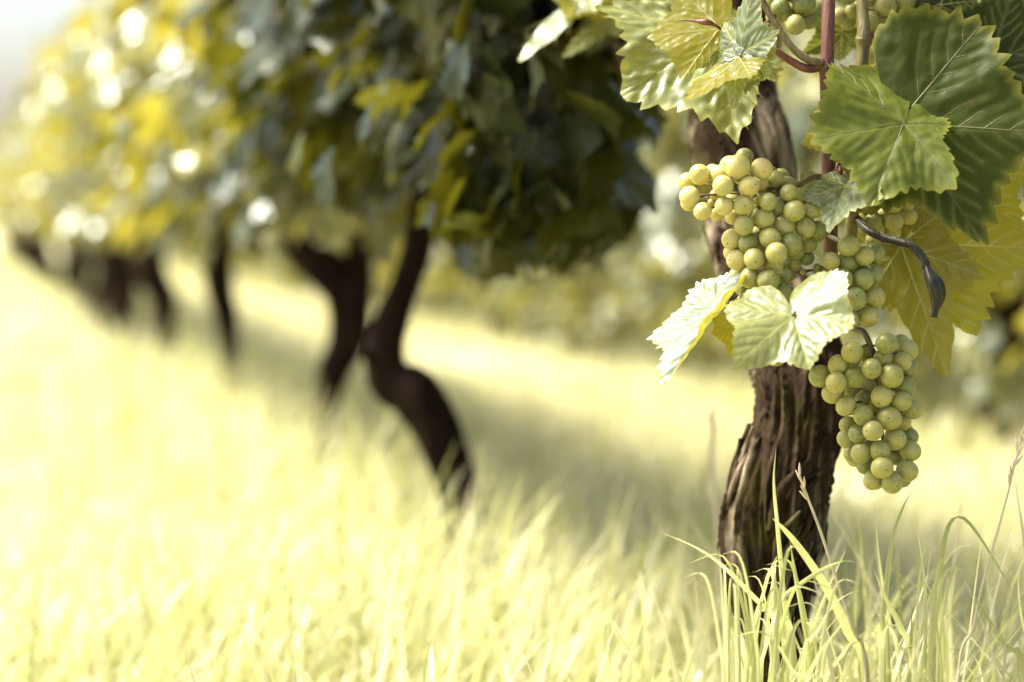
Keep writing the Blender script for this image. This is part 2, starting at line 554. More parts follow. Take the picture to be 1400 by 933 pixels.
def leaf_geo(seed, lob, o, na, nr):
    rs = np.random.RandomState(seed)
    ph = rs.uniform(0, 6.28)
    th = np.linspace(-math.pi * 0.998, math.pi * 0.998, na)
    ro = outline(th, lob, rs, o.get('teeth', 0.085), o.get('nteeth', 46), o.get('sinus', 0.35))
    sr = np.linspace(0, 1, nr + 1)[1:] ** 0.85
    rr = ro[None, :] * sr[:, None]
    # teeth fade towards the middle
    rs_ = np.convolve(np.pad(ro, 8, mode='edge'), np.ones(17) / 17, 'valid')
    w = (sr ** 4)[:, None]
    rr = sr[:, None] * (rs_[None, :] * (1 - w) + ro[None, :] * w)
    P = np.stack([rr * np.sin(th)[None, :], rr * np.cos(th)[None, :]], -1).reshape(-1, 2)
    P = np.vstack([[0.0, 0.0], P])
    net = leaf_net(lob, rs)
    d = seg_dist(P, net)
    vein = np.exp(-(d / 0.022) ** 2)
    quilt = o.get('quilt', 0.012) * (np.clip(d / 0.09, 0, 1) ** 0.7 - 0.5)
    cr = o.get('crinkle', 0.014)
    quilt = quilt + cr * crinkle(P, seed)
    V = leaf_deform(P, quilt, o, ph)
    rim = np.concatenate([[0], np.repeat(sr, na)])
    F = [(0, 1 + j + 1, 1 + j) for j in range(na - 1)]
    for i in range(nr - 1):
        a = 1 + i * na
        for j in range(na - 1):
            F.append((a + j, a + j + 1, a + na + j + 1, a + na + j))
    return V, F, vein, rim, net, ph
def vein_geo(net, o, ph, wid, seed):
    Vs, Fs, b = [], [], 0
    for pl, w in net:
        n = len(pl)
        pts = np.repeat(pl, 1, axis=0)
        C = leaf_deform(pts, -o.get('quilt', 0.012) * 0.5 + 0.002 + o.get('crinkle', 0.014) * crinkle(pts, seed), o, ph)
        T = np.gradient(C, axis=0)
        T /= np.linalg.norm(T, axis=1)[:, None] + 1e-9
        N = np.cross(T, np.array([0.12, 0.05, 1.0]))
        N /= np.linalg.norm(N, axis=1)[:, None] + 1e-9
        B = np.cross(T, N)
        r = wid * w * np.linspace(1.0, 0.25, n)
        ring = [C + (math.cos(t) * N + math.sin(t) * B) * r[:, None] for t in (0, 1.571, 3.142, 4.712)]
        Vs.append(np.stack(ring, 1).reshape(-1, 3))
        for i in range(n - 1):
            for j in range(4):
                k = (j + 1) % 4
                Fs.append((b + i * 4 + j, b + i * 4 + k, b + i * 4 + 4 + k, b + i * 4 + 4 + j))
        b += n * 4
    return np.vstack(Vs), np.array(Fs)
def leaf_matrix(J, T, roll=0.0, under=False):
    Y = (T - J)
    ln = Y.length
    Y = Y / ln
    c = (CAM - J).normalized()
    Z = c - Y * c.dot(Y)
    Z.normalize()
    if under:
        Z = -Z
    Z = Matrix.Rotation(R(roll), 3, Y) @ Z
    X = Y.cross(Z)
    M = Matrix.Identity(4)
    for i, ax in enumerate((X, Y, Z)):
        for q in range(3):
            M[q][i] = ax[q]
    M.translation = J
    return M, ln

# =================================================================== the grape-bearing vine
VB = row_pt(0, LAT1)
VB = Vector((at(1062, 900, 1.6).x, at(1062, 900, 1.6).y, 0))
vine = empty('grapevine', VB, 'old grapevine with thick peeling grey-brown trunk, carrying the bunches of ripe grapes', 'grapevine')
P0 = [(1076, 1175, 84, 1.60), (1074, 1040, 66, 1.60), (1070, 920, 66, 1.60), (1060, 835, 98, 1.60), (1053, 745, 128, 1.60), (1062, 670, 122, 1.60), (1084, 590, 114, 1.61),
      (1092, 515, 116, 1.62), (1070, 440, 110, 1.64), (1034, 375, 104, 1.67), (1022, 310, 104, 1.70), (1024, 255, 118, 1.72), (1008, 190, 132, 1.74), (1000, 120, 112, 1.76), (1012, 50, 98, 1.77), (1005, -40, 84, 1.78), (960, -130, 60, 1.80)]
tm, TC, TR, TN, TB, TT = trunk_mesh('trunk', px_path(P0), M_BARK, VB, 420, 150, 3.7, ridge=0.30, twist=-1.6, lump=0.16, freq=2.9)
link('trunk', tm, vine)
am = trunk_mesh('arm', px_path([(1020, 30, 70, 1.77), (975, 12, 58, 1.77), (925, 8, 48, 1.80), (880, 4, 44, 1.86), (840, -30, 36, 1.92)]), M_BARK, VB, 90, 60, 9.1, ridge=0.2, lump=0.15)[0]
link('arm', am, vine)
# peeling strips of bark
rnd = random.Random(11)
for q in range(120):
    i0 = rnd.randint(60, 250)
    ln = rnd.randint(14, 46)
    th = rnd.uniform(-0.2, 3.4) if rnd.random() < 0.85 else rnd.uniform(3.4, 6.1)
    wv = rnd.uniform(0.0010, 0.0036)
    lift0, lift1 = rnd.uniform(0.0, 0.12), rnd.choice([0.02, 0.08, 0.12, 0.18])
    V, F = [], []
    m = 9
    for a in range(m):
        f = a / (m - 1)
        i = min(int(i0 + f * ln), 419)
        t = th + 0.55 * f + 0.10 * math.sin(f * 5 + q) 
        lift = 1.0 + lift0 + (lift1 - lift0) * f ** 3
        w = wv * (0.35 + 0.65 * math.sin(math.pi * min(0.08 + f * 0.9, 1)))
        d = math.cos(t) * TN[i] + math.sin(t) * TB[i]
        sd = -math.sin(t) * TN[i] + math.cos(t) * TB[i]
        c = TC[i] + d * TR[i] * lift
        for s_, h in ((-1, 0), (0, 0.0013), (1, 0), (1, -0.0020), (-1, -0.0020)):
            V.append(c + sd * w * s_ + d * h - np.asarray(tuple(VB)))
        if a:
            for j in range(5):
                k = (j + 1) % 5
                F.append(((a - 1) * 5 + j, (a - 1) * 5 + k, a * 5 + k, a * 5 + j))
    link('bark_strip', new_mesh('bark_strip', V, F, M_BARK), vine)

# canes and stalks
def cane(name, lst, mat, parent=None, n=60, seg=16):
    pts = [at(x, y, d) for x, y, r, d in lst]
    rad = [r * pxm(d) for x, y, r, d in lst]
    return tube(name, pts, rad, mat, parent or vine, VB, n, seg)
cane('cane', [(1134, -420, 7.0, 1.52), (1134, -120, 8.2, 1.49), (1133, 0, 9.0, 1.475), (1131, 78, 9.3, 1.47), (1130, 92, 11.6, 1.47), (1130, 108, 9.4, 1.47), (1131, 170, 9.6, 1.47), (1133, 232, 10.2, 1.475),
              (1134, 246, 13.5, 1.475), (1134, 262, 10.8, 1.475), (1135, 310, 10.4, 1.49), (1134, 370, 10.4, 1.515), (1122, 440, 11.5, 1.56), (1098, 500, 13, 1.61)], M_CANE_RED, n=150)
cane('cane', [(1186, -420, 6.5, 1.54), (1180, -120, 7.6, 1.51), (1179, 0, 8.2, 1.505), (1181, 42, 9.4, 1.50), (1181, 54, 12.0, 1.50), (1180, 68, 9.2, 1.50), (1178, 100, 8.8, 1.50), (1174, 180, 8.8, 1.505), (1168, 262, 8.8, 1.51),
              (1162, 330, 9.0, 1.53), (1146, 410, 10, 1.57), (1116, 490, 12, 1.62)], M_CANE_GREEN, n=130)
cane('petiole', [(1020, -60, 4.4, 1.47), (1042, 0, 4.6, 1.47), (1062, 36, 4.8, 1.468), (1084, 66, 5.0, 1.466), (1104, 81, 6.0, 1.466), (1124, 86, 6.6, 1.468)], M_STEM)
cane('petiole', [(1011, 77, 3.0, 1.45), (1030, 74, 3.2, 1.455), (1050, 69, 3.6, 1.46), (1062, 71, 4.6, 1.462), (1082, 84, 5.4, 1.466), (1104, 94, 6.0, 1.468), (1126, 90, 7.0, 1.47)], M_PET_RED)
cane('petiole', [(1182, 45, 4.6, 1.50), (1220, 54, 4.6, 1.50), (1262, 62, 4.2, 1.50), (1322, 79, 3.6, 1.50), (1352, 85, 3.2, 1.50)], M_PET_RED)
cane('petiole', [(1134, 236, 6, 1.475), (1146, 234, 5.2, 1.47), (1158, 236, 4, 1.46), (1166, 228, 3, 1.45), (1200, 190, 2.6, 1.46), (1233, 166, 2.6, 1.452)], M_PET_RED)
cane('tendril', [(1140, 246, 3, 1.468), (1148, 240, 2.6, 1.46), (1151, 229, 2.2, 1.455), (1147, 224, 2.0, 1.455), (1144, 231, 1.8, 1.452), (1148, 236, 1.2, 1.45)], M_PET_RED, n=40, seg=8)
cane('petiole', [(984, 39, 2.2, 1.475), (976, 34, 2.4, 1.462), (968, 31, 4.2, 1.458), (960, 30, 4.0, 1.458), (950, 29, 1.8, 1.46), (930, 28, 1.0, 1.462)], M_PET_RED, n=40, seg=8)
cane('petiole', [(984, 39, 2.2, 1.475), (1000, 44, 2.8, 1.48), (1030, 40, 3.2, 1.50), (1060, 20, 3.6, 1.52), (1075, -30, 3.8, 1.54)], M_PET_RED, n=40, seg=8)
cane('petiole', [(1008, 454, 2.0, 1.43), (1020, 452, 2.4, 1.435), (1050, 448, 2.8, 1.47), (1090, 452, 3.0, 1.53), (1112, 462, 3.2, 1.58)], M_PET_RED, n=40, seg=8)
cane('petiole', [(1084, 431, 2.4, 1.392), (1096, 415, 2.6, 1.41), (1112, 392, 3.0, 1.45), (1130, 372, 3.2, 1.505)], M_STEM, n=40, seg=8)
cane('petiole', [(1241, 331, 2.6, 1.55), (1228, 320, 2.8, 1.55), (1200, 300, 3.0, 1.545), (1170, 285, 3.2, 1.52)], M_STEM, n=40, seg=8)
# withered dark stalk with a rolled, dried-up leaf
link('withered_stalk', trunk_mesh('withered_stalk', [(tuple(at(x, y, d)), r * pxm(d)) for x, y, r, d in [(1170, 296, 2.2, 1.52), (1186, 313, 3.4, 1.50), (1205, 323, 3.6, 1.495), (1226, 329, 3.0, 1.49), (1245, 335, 2.8, 1.487), (1260, 350, 2.6, 1.485), (1266, 364, 2.6, 1.483)]], M_WITHER, VB, 90, 16, 2.0, ridge=0.5, lump=0.7)[0], vine)
link('withered_leaf', trunk_mesh('withered_leaf', [(tuple(at(x, y, d)), r * pxm(d)) for x, y, r, d in [(1265, 362, 3.5, 1.484), (1271, 376, 7.0, 1.482), (1277, 390, 9.5, 1.480), (1281, 406, 8.0, 1.480), (1279, 420, 5.0, 1.480), (1276, 434, 0.8, 1.480)]], M_WITHER, VB, 70, 18, 4.0, ridge=0.8, lump=0.5, freq=1.6)[0], vine)

def hero_leaf(J, T, mat, lob=(1, .9, .9, .75, .75), roll=0.0, under=False, vein=M_VEIN, seed=1, na=300, nr=24, label=None, **o):
    jp, tp = at(*J), at(*T)
    M, ln = leaf_matrix(jp, tp, roll, under)
    V, F, ve, rim, net, ph = leaf_geo(seed, lob, o, na, nr)
    me = new_mesh('leaf', V * ln, F, mat, attrs={'vein': ve, 'rim': rim})
    lf = link('leaf', me, vine, Matrix.Translation(-VB) @ M)
    vv, vf = vein_geo(net, o, ph, o.get('vw', 0.0085), seed)
    link('vein', new_mesh('vein', vv * ln, vf, vein), lf)
    if label:
        lf['label'] = label
    return lf
D, Y_, G, P_ = M_LEAF_SHADED, M_LEAF_BACKLIT, M_LEAF, M_LEAF_SHEEN
# broad dark leaf over the red cane
hero_leaf((1233, 166, 1.452), (1342, 330, 1.43), D, (1.0, .70, .98, .60, .92), 0, vein=M_VEIN_DARK, seed=4, foldr=14, foldl=-6, curl=0.15, cup=0.0, wave=0.045, sinus=0.42, na=420, nr=30, quilt=0.010, label='broad dark green leaf hanging over the red cane')
hero_leaf((1236, 168, 1.440), (1196, 266, 1.40), G, (1.0, .94, .86, .92, .45), 2, vein=M_VEIN_DARK, seed=5, foldr=6, foldl=4, curl=0.5, wave=0.06, quilt=0.012, label='lighter green leaf lobe bulging in front of the broad dark leaf')
hero_leaf((1353, 85, 1.50), (1460, 40, 1.49), D, (1.0, 1.0, .95, .80, .85), -10, vein=M_VEIN_DARK, seed=8, fold=8, sinus=0.3)
hero_leaf((984, 39, 1.478), (932, 104, 1.462), Y_, (1.0, .45, 1.06, .40, .92), 18, under=True, seed=12, fold=6, curl=-0.2, wave=0.04, quilt=0.012, teeth=0.05, label='yellow translucent leaf seen from below')
hero_leaf((990, 52, 1.56), (862, 92, 1.50), P_, (1.0, .92, 1.0, .60, .50), 38, seed=15, fold=-4, curl=0.5, wave=0.06, quilt=0.024, crinkle=0.028, na=420, nr=30, label='pale blue-green crinkled leaf')
hero_leaf((1011, 77, 1.452), (1024, -30, 1.44), P_, (1.0, .66, .60, .50, .45), -42, seed=17, fold=-8, curl=0.4, wave=0.04, quilt=0.015)
hero_leaf((1011, 77, 1.452), (938, 150, 1.425), Y_, (1.0, .62, .62, .45, .45), 62, under=True, seed=19, fold=8, curl=0.3, wave=0.05, quilt=0.012)
hero_leaf((1010, 79, 1.450), (998, 151, 1.445), P_, (1.0, .66, .62, .42, .30), 30, seed=23, fold=-5, curl=0.3, wave=0.03, quilt=0.02)
hero_leaf((1006, 60, 1.50), (955, 88, 1.49), P_, (1.0, .75, .75, .55, .55), 20, seed=25, fold=-5, curl=0.3, wave=0.05, quilt=0.02, crinkle=0.025)
hero_leaf((1152, 182, 1.56), (1097, 196, 1.555), Y_, (1.0, .85, .85, .7, .7), 0, seed=27, fold=5, curl=0.2)
hero_leaf((1156, 254, 1.448), (1130, 311, 1.415), P_, (1.0, .66, .95, .40, .55), 36, seed=31, fold=20, curl=0.3, wave=0.05)
hero_leaf((1084, 431, 1.395), (1104, 496, 1.365), P_, (1.0, 1.30, .96, 1.0, .98), -4, seed=35, foldr=10, foldl=12, curl=0.35, wave=0.07, sinus=0.45, teeth=0.05, nteeth=52, quilt=0.014, crinkle=0.012, na=380, nr=28, label='pale sky-lit leaf draped in front of the grapes')
hero_leaf((985, 424, 1.432), (901, 524, 1.41), P_, (1.0, .80, .60, .62, .40), 60, seed=37, foldr=7, foldl=38, curl=0.10, wave=0.03, quilt=0.02, label='folded leaf with pale sky-lit upper and yellow lower face')
hero_leaf((1009, 453, 1.43), (966, 461, 1.415), Y_, (1.0, .75, .75, .6, .6), 20, under=True, seed=39, fold=15, curl=0.4)
hero_leaf((1241, 331, 1.555), (1334, 462, 1.54), Y_, (1.0, 1.10, .62, .9, .5), 4, under=True, seed=42, fold=5, curl=-0.15, wave=0.04, quilt=0.012, na=380, nr=28)
hero_leaf((1231, 334, 1.53), (1297, 516, 1.51), Y_, (1.0, .62, .52, .42, .42), -6, under=True, seed=44, fold=10, curl=-0.2, wave=0.035, quilt=0.012, na=380, nr=28)
hero_leaf((1318, 244, 1.60), (1402, 318, 1.59), Y_, (1.0, .8, .8, .6, .6), 0, under=True, seed=47, fold=5)
hero_leaf((1290, 256, 1.50), (1250, 283, 1.50), D, (1.0, .7, .7, .55, .55), 20, seed=49, fold=20, curl=0.5)
hero_leaf((1208, 322, 1.60), (1150, 334, 1.59), G, (1.0, .8, .8, .6, .6), 0, seed=51, fold=5)
hero_leaf((1286, 6, 1.54), (1328, 52, 1.53), D, (1.0, .8, .8, .6, .6), 0, seed=53, fold=8)
hero_leaf((1256, 26, 1.60), (1266, 92, 1.59), G, (1.0, .9, .9, .7, .7), 0, seed=55, fold=5)
hero_leaf((1366, 60, 1.53), (1336, 10, 1.53), D, (1.0, .55, .55, .4, .4), 20, seed=57, fold=45, curl=0.9, wave=0.12)
hero_leaf((1152, 44, 1.60), (1098, 72, 1.59), G, (1.0, .7, .7, .5, .5), 10, seed=59, fold=10)
hero_leaf((1098, 258, 1.55), (1118, 296, 1.54), G, (1.0, .8, .8, .6, .6), 0, seed=61, fold=8)
hero_leaf((806, -6, 1.80), (704, 78, 1.76), P_, (1.0, .34, .34, .22, .22), 48, seed=63, fold=10, curl=0.2)
hero_leaf((800, -10, 1.81), (770, 34, 1.77), Y_, (1.0, .62, .62, .5, .5), 10, under=True, seed=64, fold=8)
hero_leaf((838, 30, 1.82), (768, 74, 1.78), P_, (1.0, .32, .32, .25, .25), 30, seed=65, fold=10, curl=0.3)
cane('cane', [(840, -30, 7, 1.92), (826, 20, 6, 1.95), (846, 80, 5, 2.02), (850, 130, 4, 2.06)], M_STEM, n=40)
cane('cane', [(846, 90, 5, 2.03), (800, 96, 4.5, 2.03), (748, 92, 3.5, 2.05)], M_STEM, n=40)

# =================================================================== grape bunches
def sphere_mesh(name, mat, rings=14, segs=22):
    V, F = [(0, 0, 1.04)], []
    for i in range(1, rings):
        a = math.pi * i / rings
        for j in range(segs):
            b = 2 * math.pi * j / segs
            V.append((math.sin(a) * math.cos(b), math.sin(a) * math.sin(b), math.cos(a) * 1.04))
    V.append((0, 0, -1.04))
    for j in range(segs):
        F.append((0, 1 + j, 1 + (j + 1) % segs))
        for i in range(rings - 2):
            a, b = 1 + i * segs, 1 + (i + 1) * segs
            F.append((a + j, b + j, b + (j + 1) % segs, a + (j + 1) % segs))
        a = 1 + (rings - 2) * segs
        F.append((a + j, len(V) - 1, a + (j + 1) % segs))
    return new_mesh(name, V, F, mat)
GRAPE = sphere_mesh('grape', M_GRAPE)
GRAPE_LIT = sphere_mesh('grape_lit', M_GRAPE_LIT)
def bunch(label, berries, depth, bulge, stem, fill, seed, lit=None):
    "berries: (px, py, r) as seen; packed in depth so that they touch, with more berries behind"
    rs = np.random.RandomState(seed)
    A = np.array(berries, float)
    n0 = len(A)
    cx, cy = A[:, 0].mean(), A[:, 1].mean()
    sc = pxm(depth)
    pos = np.empty((n0, 3))       # across, up, towards the camera - metres
    rad = A[:, 2] * sc * 1.06
    pos[:, 0] = (A[:, 0] - 700) * sc
    pos[:, 1] = -(A[:, 1] - 466.5) * sc
    # half width of the bunch at each height
    for i in range(n0):
        near = A[np.abs(A[:, 1] - A[i, 1]) < 34]
        lo, hi = near[:, 0].min() - 8, near[:, 0].max() + 8
        q = np.clip((A[i, 0] - (lo + hi) / 2) / max((hi - lo) / 2, 1), -0.97, 0.97)
        small = 0.35 if A[i, 2] < 11.9 else 1.0
        pos[i, 2] = bulge * math.sqrt(1 - q * q) * small - (0.006 if small < 1 else 0)
    # more berries inside and behind
    k = rs.choice(n0, fill)
    back = pos[k].copy()
    back[:, 0] += rs.uniform(-0.004, 0.004, fill)
    back[:, 1] += rs.uniform(-0.005, 0.005, fill)
    mx = pos[:, 0].mean()
    back[:, 0] = mx + (back[:, 0] - mx) * 0.82
    back[:, 2] = -np.abs(rs.uniform(0.2, 1.1, fill)) * bulge - 0.004
    X = np.vstack([pos, back])
    r = np.concatenate([rad, rs.uniform(0.0052, 0.0064, fill)])
    wt = np.concatenate([np.full(n0, 0.22), np.full(fill, 1.0)])
    for it in range(220):
        moved = False
        Df = X[:, None, :] - X[None, :, :]
        dist = np.linalg.norm(Df, axis=2) + np.eye(len(X))
        ov = (r[:, None] + r[None, :]) * 0.97 - dist
        np.fill_diagonal(ov, 0)
        ov = np.clip(ov, 0, None)
        if ov.max() < 0.0002:
            break
        push = (Df / dist[:, :, None]) * ov[:, :, None] * 0.3
        # the depth direction moves freely, the seen place barely
        push[:, :, 2] += np.sign(Df[:, :, 2]) * ov * 0.22
        mv = push.sum(1)
        mv[:, 0] *= wt
        mv[:, 1] *= wt
        X += np.clip(mv, -0.002, 0.002)
    # keep what was seen at its place in the picture
    W = []
    for i in range(len(X)):
        d = depth - X[i, 2]
        f = d / depth
        W.append(CAM + FWD * d + Vector((1, 0, 0)) * (X[i, 0] * f) + UPV * (X[i, 1] * f))
    W = np.array([tuple(w) for w in W])
    top = at(*stem[0][:2], stem[0][3])
    root = empty('grape_bunch', top, label, 'grapes', 'bunches of grapes on the vine')
    o3 = np.asarray(tuple(top))
    cen = W.mean(0)
    pts = [at(x, y, d) for x, y, q, d in stem]
    tube('stalk', pts, [q * pxm(d) for x, y, q, d in stem], M_STEM, root, top, 60, 12)
    axis = np.array([tuple(p) for p in catmull(np.array([tuple(p) for p in pts]), 40)])
    for i in range(len(W)):
        c = axis[np.argmin(np.linalg.norm(axis - W[i], axis=1))]
        outw = Vector(W[i] - c).normalized() + Vector(rs.uniform(-1.0, 1.0, 3)) + Vector((0, 0.0, -0.35))
        q = outw.to_track_quat('-Z', 'Y')
        g = lit(A[i]) if (lit and i < n0) else False
        o = link('grape', GRAPE_LIT if g else GRAPE, root)
        e = rs.uniform(0.93, 1.05, 3)
        o.matrix_basis = Matrix.Translation(Vector(W[i] - o3)) @ q.to_matrix().to_4x4() @ Matrix.Diagonal((r[i] * e[0], r[i] * e[1], r[i] * e[2], 1))
        # short stalk of the berry towards the middle of the bunch
        a = W[i] + (c - W[i]) / max(np.linalg.norm(c - W[i]), 1e-6) * r[i] * 0.9
        b = a + (c - a) * min(1.0, 0.012 / max(np.linalg.norm(c - a), 1e-6))
        if i < n0 and np.linalg.norm(b - a) > 0.002:
            tube('berry_stalk', [Vector(a), Vector((a + b) / 2 + rs.uniform(-0.0008, 0.0008, 3)), Vector(b)], [0.0011, 0.0007, 0.0009], M_STEM, root, top, 5, 5)
    return root

B1 = [(957, 239, 14), (939.5, 249, 11.3), (943, 269, 13), (941, 278, 10), (984, 240, 12.5), (988, 252.5, 13), (1008.5, 229.5, 16), (1014, 242, 11), (1041.5, 231, 13.8), (1023.5, 255.5, 13.4),
      (1043, 249.5, 11), (1060, 247, 11.2), (1072, 253, 11.4), (977, 267, 6.5), (972, 277, 4.8), (990, 282, 12.4), (960.5, 289, 12), (980, 292, 10), (1002, 295, 11.5), (1017, 281, 13.5)]
B1 += [(1040, 272, 11.5), (1052, 277.5, 12.2), (1063.5, 282, 12.4), (1080, 266, 12), (1088, 272, 13), (1084.5, 288, 14.2), (1107.5, 287, 12), (1047.5, 300, 13.6), (1034, 293, 11), (1017.5, 307.5, 13.6),
       (1074, 309, 14.6), (1099.5, 311, 13.8), (1116.5, 316, 12.8), (1033, 320, 11), (1053.5, 324.5, 14), (1001, 327.5, 13), (1023.5, 333.5, 13.5), (1081, 333, 14), (1061, 345.5, 13.5), (1045, 340, 11),
       (1089, 344, 11.5), (1104, 335, 11.8), (1008.5, 355.5, 14.3), (1001, 346, 11.6), (1031, 353.5, 14), (1056, 362, 14.5), (1007, 378, 11.5), (1025.5, 379.5, 13.2), (1050.5, 382, 14.6), (1072, 399, 12.2),
       (1023, 402, 11.5), (1036, 400, 11.5), (1074, 377, 11.8), (1084, 359, 11.5), (1100, 352, 11), (1045, 415, 11.5), (1060, 425, 12), (1088, 410, 11.5), (1075, 450, 11.8), (1053.5, 469, 10.5), (1073, 477, 10.8), (1096, 491, 12), (1064, 462, 11), (1086, 470, 11.5)]
bunch('large winged grape bunch left of the red cane, one shoulder golden in the sun', B1, 1.455, 0.020,
      [(1134, 243, 4.6, 1.475), (1112, 242, 4.6, 1.468), (1098, 249, 4.6, 1.462), (1084, 255, 3.6, 1.46), (1064, 257, 3.2, 1.455), (1042, 260, 3.2, 1.458), (1040, 300, 3, 1.47), (1046, 360, 2.5, 1.47), (1060, 440, 2, 1.47), (1074, 474, 1.5, 1.47)], 40, 1,
      lit=lambda b: (b[0] < 1050 and b[1] < 262) or b[0] < 1010)
B2 = [(1160.5, 338, 14), (1181, 350, 13.5), (1194, 349, 14), (1158, 359, 14.6), (1136.5, 357, 12), (1192, 374, 14), (1134.5, 371.5, 11.6), (1152.5, 381.5, 14), (1180.5, 383, 14), (1168.5, 408, 15.6), (1194.5, 407, 15),
      (1160.5, 436, 14), (1186, 433, 14), (1117, 366, 5), (1098, 372, 3.5), (1146, 400, 11.5), (1140, 420, 11.5), (1172, 366, 11.5)]
bunch('short compact grape bunch between the red cane and the yellow leaves', B2, 1.46, 0.020,
      [(1134, 322, 3.6, 1.49), (1150, 332, 3.4, 1.475), (1166, 350, 3, 1.465), (1172, 390, 2.6, 1.462), (1174, 430, 1.8, 1.462)], 16, 2)
B3 = [(1212, 471.5, 14.5), (1240, 480.5, 13.6), (1165, 482, 14), (1184.5, 482.5, 11), (1209.5, 491.5, 13.5), (1232.5, 494.5, 12.2), (1146.5, 500.5, 13.6), (1191, 504.5, 13.4), (1121, 514.5, 14.4), (1169, 515, 14.6), (1220, 511.5, 15.4),
      (1241.5, 505.5, 12), (1143.5, 524, 13.3), (1236.5, 530, 14.2), (1187, 529, 10.8), (1140, 536, 13.8), (1164.5, 536.5, 11), (1206.5, 543, 14.8), (1180, 545.5, 11), (1232.5, 548, 13), (1157, 555, 13.6), (1246, 559, 12.2), (1195.5, 554.5, 10.5),
      (1180, 568.5, 13.7), (1215.5, 572.5, 16.2), (1159.5, 581, 11.4), (1234.5, 578, 11.5), (1173.5, 594, 12.6), (1193.5, 588, 13.4), (1157.5, 599.5, 12.3), (1223, 601.5, 14.2), (1243, 596, 11), (1163.5, 620.5, 10.5), (1178, 618.5, 13.7),
      (1203, 617, 13), (1244.5, 617, 14), (1225, 625, 11.6), (1182.5, 637, 11.2), (1206.5, 640, 14), (1240, 644, 14.2), (1194, 656.5, 13), (1218, 658, 14.8)]
bunch('long tapering grape bunch hanging lowest, beside the trunk', B3, 1.455, 0.022,
      [(1150, 440, 4.0, 1.48), (1168, 450, 4.0, 1.462), (1180, 454, 4.2, 1.45), (1188, 468, 4.2, 1.442), (1194, 488, 3.8, 1.446), (1198, 520, 3.2, 1.456), (1204, 570, 2.8, 1.456), (1208, 610, 2.4, 1.456), (1212, 645, 1.8, 1.456)], 34, 3)
B4 = [(1194, 270, 12), (1181, 280, 12), (1198.5, 284, 10.5), (1222, 278, 13), (1240, 277, 12.5), (1196, 304, 13.5), (1221, 302.5, 13), (1241.5, 294, 12), (1222, 318, 10), (1201, 313, 10), (1241, 262, 11), (1226, 258, 11.5), (1208, 258, 11.5), (1210, 292, 11)]
bunch('small shaded grape bunch tucked under the broad dark leaf', B4, 1.53, 0.016,
      [(1172, 236, 3.4, 1.51), (1190, 240, 3.2, 1.52), (1210, 256, 2.8, 1.53), (1216, 300, 2, 1.53)], 12, 4)
B5 = [(1067, 10, 12.5), (1099, 6, 14.5), (1103, 26, 13.5), (1089, 33.5, 12.5), (1078, 18, 11.5), (1056, 0, 11), (1116, 14, 11), (1086, -14, 13), (1108, -18, 13), (1064, -22, 12)]
bunch('grape bunch high up between curved brown stalk and red cane', B5, 1.53, 0.016, [(1130, -62, 3.6, 1.49), (1112, -52, 3.4, 1.51), (1094, -30, 3, 1.53), (1090, 12, 2, 1.53)], 10, 5)
B6 = [(1148, 22.5, 11), (1165, 15, 9.8), (1210, 8, 14.5), (1236.5, 2, 14), (1221, 35, 14.5), (1207, 66, 14), (1208, 83, 12), (1190, 76, 12), (1227, 61, 12), (1190, 30, 12.5), (1200, 48, 12), (1160, -6, 12), (1188, -4, 13), (1250, -16, 13), (1214, -20, 13)]
bunch('shaded grape bunch high up behind the yellow-green cane', B6, 1.56, 0.018, [(1180, -70, 3.6, 1.51), (1196, -50, 3.4, 1.54), (1208, -20, 3, 1.56), (1208, 60, 2, 1.56)], 14, 6)

# =================================================================== canopies
def leaf_low(seed, na, nr, o=None):
    o = dict(fold=6, curl=0.35, wave=0.07, quilt=0.02, crinkle=0.0, teeth=0.10, nteeth=24, **(o or {}))
    rs = np.random.RandomState(seed)
    lob = (1.0, rs.uniform(.82, .98), rs.uniform(.82, .98), rs.uniform(.62, .8), rs.uniform(.62, .8))
    V, F, ve, rim, net, ph = leaf_geo(seed, lob, o, na, nr)
    V = V.copy()
    V[:, 1] -= 0.2
    return V, F
def orient(rs, side, upb=0.75, jit=0.75):
    "random leaf frame: faces out of the row and up, tip hanging"
    n = RN * side + Vector((0, 0, upb)) + Vector(rs.uniform(-jit, jit, 3))
    n.normalize()
    t = Vector((0, 0, -1.0)) + RN * side * 0.4 + Vector(rs.uniform(-0.55, 0.55, 3))
    t = t - n * t.dot(n)
    t.normalize()
    x = t.cross(n)
    return np.array([tuple(x), tuple(t), tuple(n)]).T
def crown_spots(rs, count, z0, z1, half, wid, keep=None):
    out = []
    while len(out) < count:
        a = rs.uniform(-half, half)
        side = 1 if rs.rand() < 0.45 else -1
        l = side * wid * (abs(rs.normal(0.62, 0.33)))
        h = rs.rand() ** 0.92
        zz = z0 + (z1 - z0) * h + 0.05 * math.sin(a * 9 + z0 * 7)
        l *= 1.0 - 0.35 * abs(2 * h - 1) ** 2
        if keep and not keep(a, l, zz):
            continue
        out.append((a, l, zz, side if abs(l) > 0.25 * wid else rs.choice([-1, 1])))
    return out
LOWS = [leaf_low(s, 38, 2) for s in (101, 102, 103, 104)]
def crown_mesh(name, seed, spots, smin=0.032, smax=0.054, mat=None):
    rs = np.random.RandomState(seed)
    Vs, Fs, T, b = [], [], [], 0
    for (a, l, z, side) in spots:
        V, F = LOWS[rs.randint(len(LOWS))]
        Q = orient(rs, side)
        s = rs.uniform(smin, smax)
        c = np.array(tuple(RD * a + RN * l)) + np.array([0, 0, z])
        Vs.append(V @ Q.T * s + c)
        Fs.extend([tuple(i + b for i in f) for f in F])
        T.append(np.full(len(V), rs.rand()))
        b += len(V)
    return new_mesh(name, np.vstack(Vs), Fs, mat or M_CROWN_LIT, attrs={'tint': np.concatenate(T)})
MIDS = []
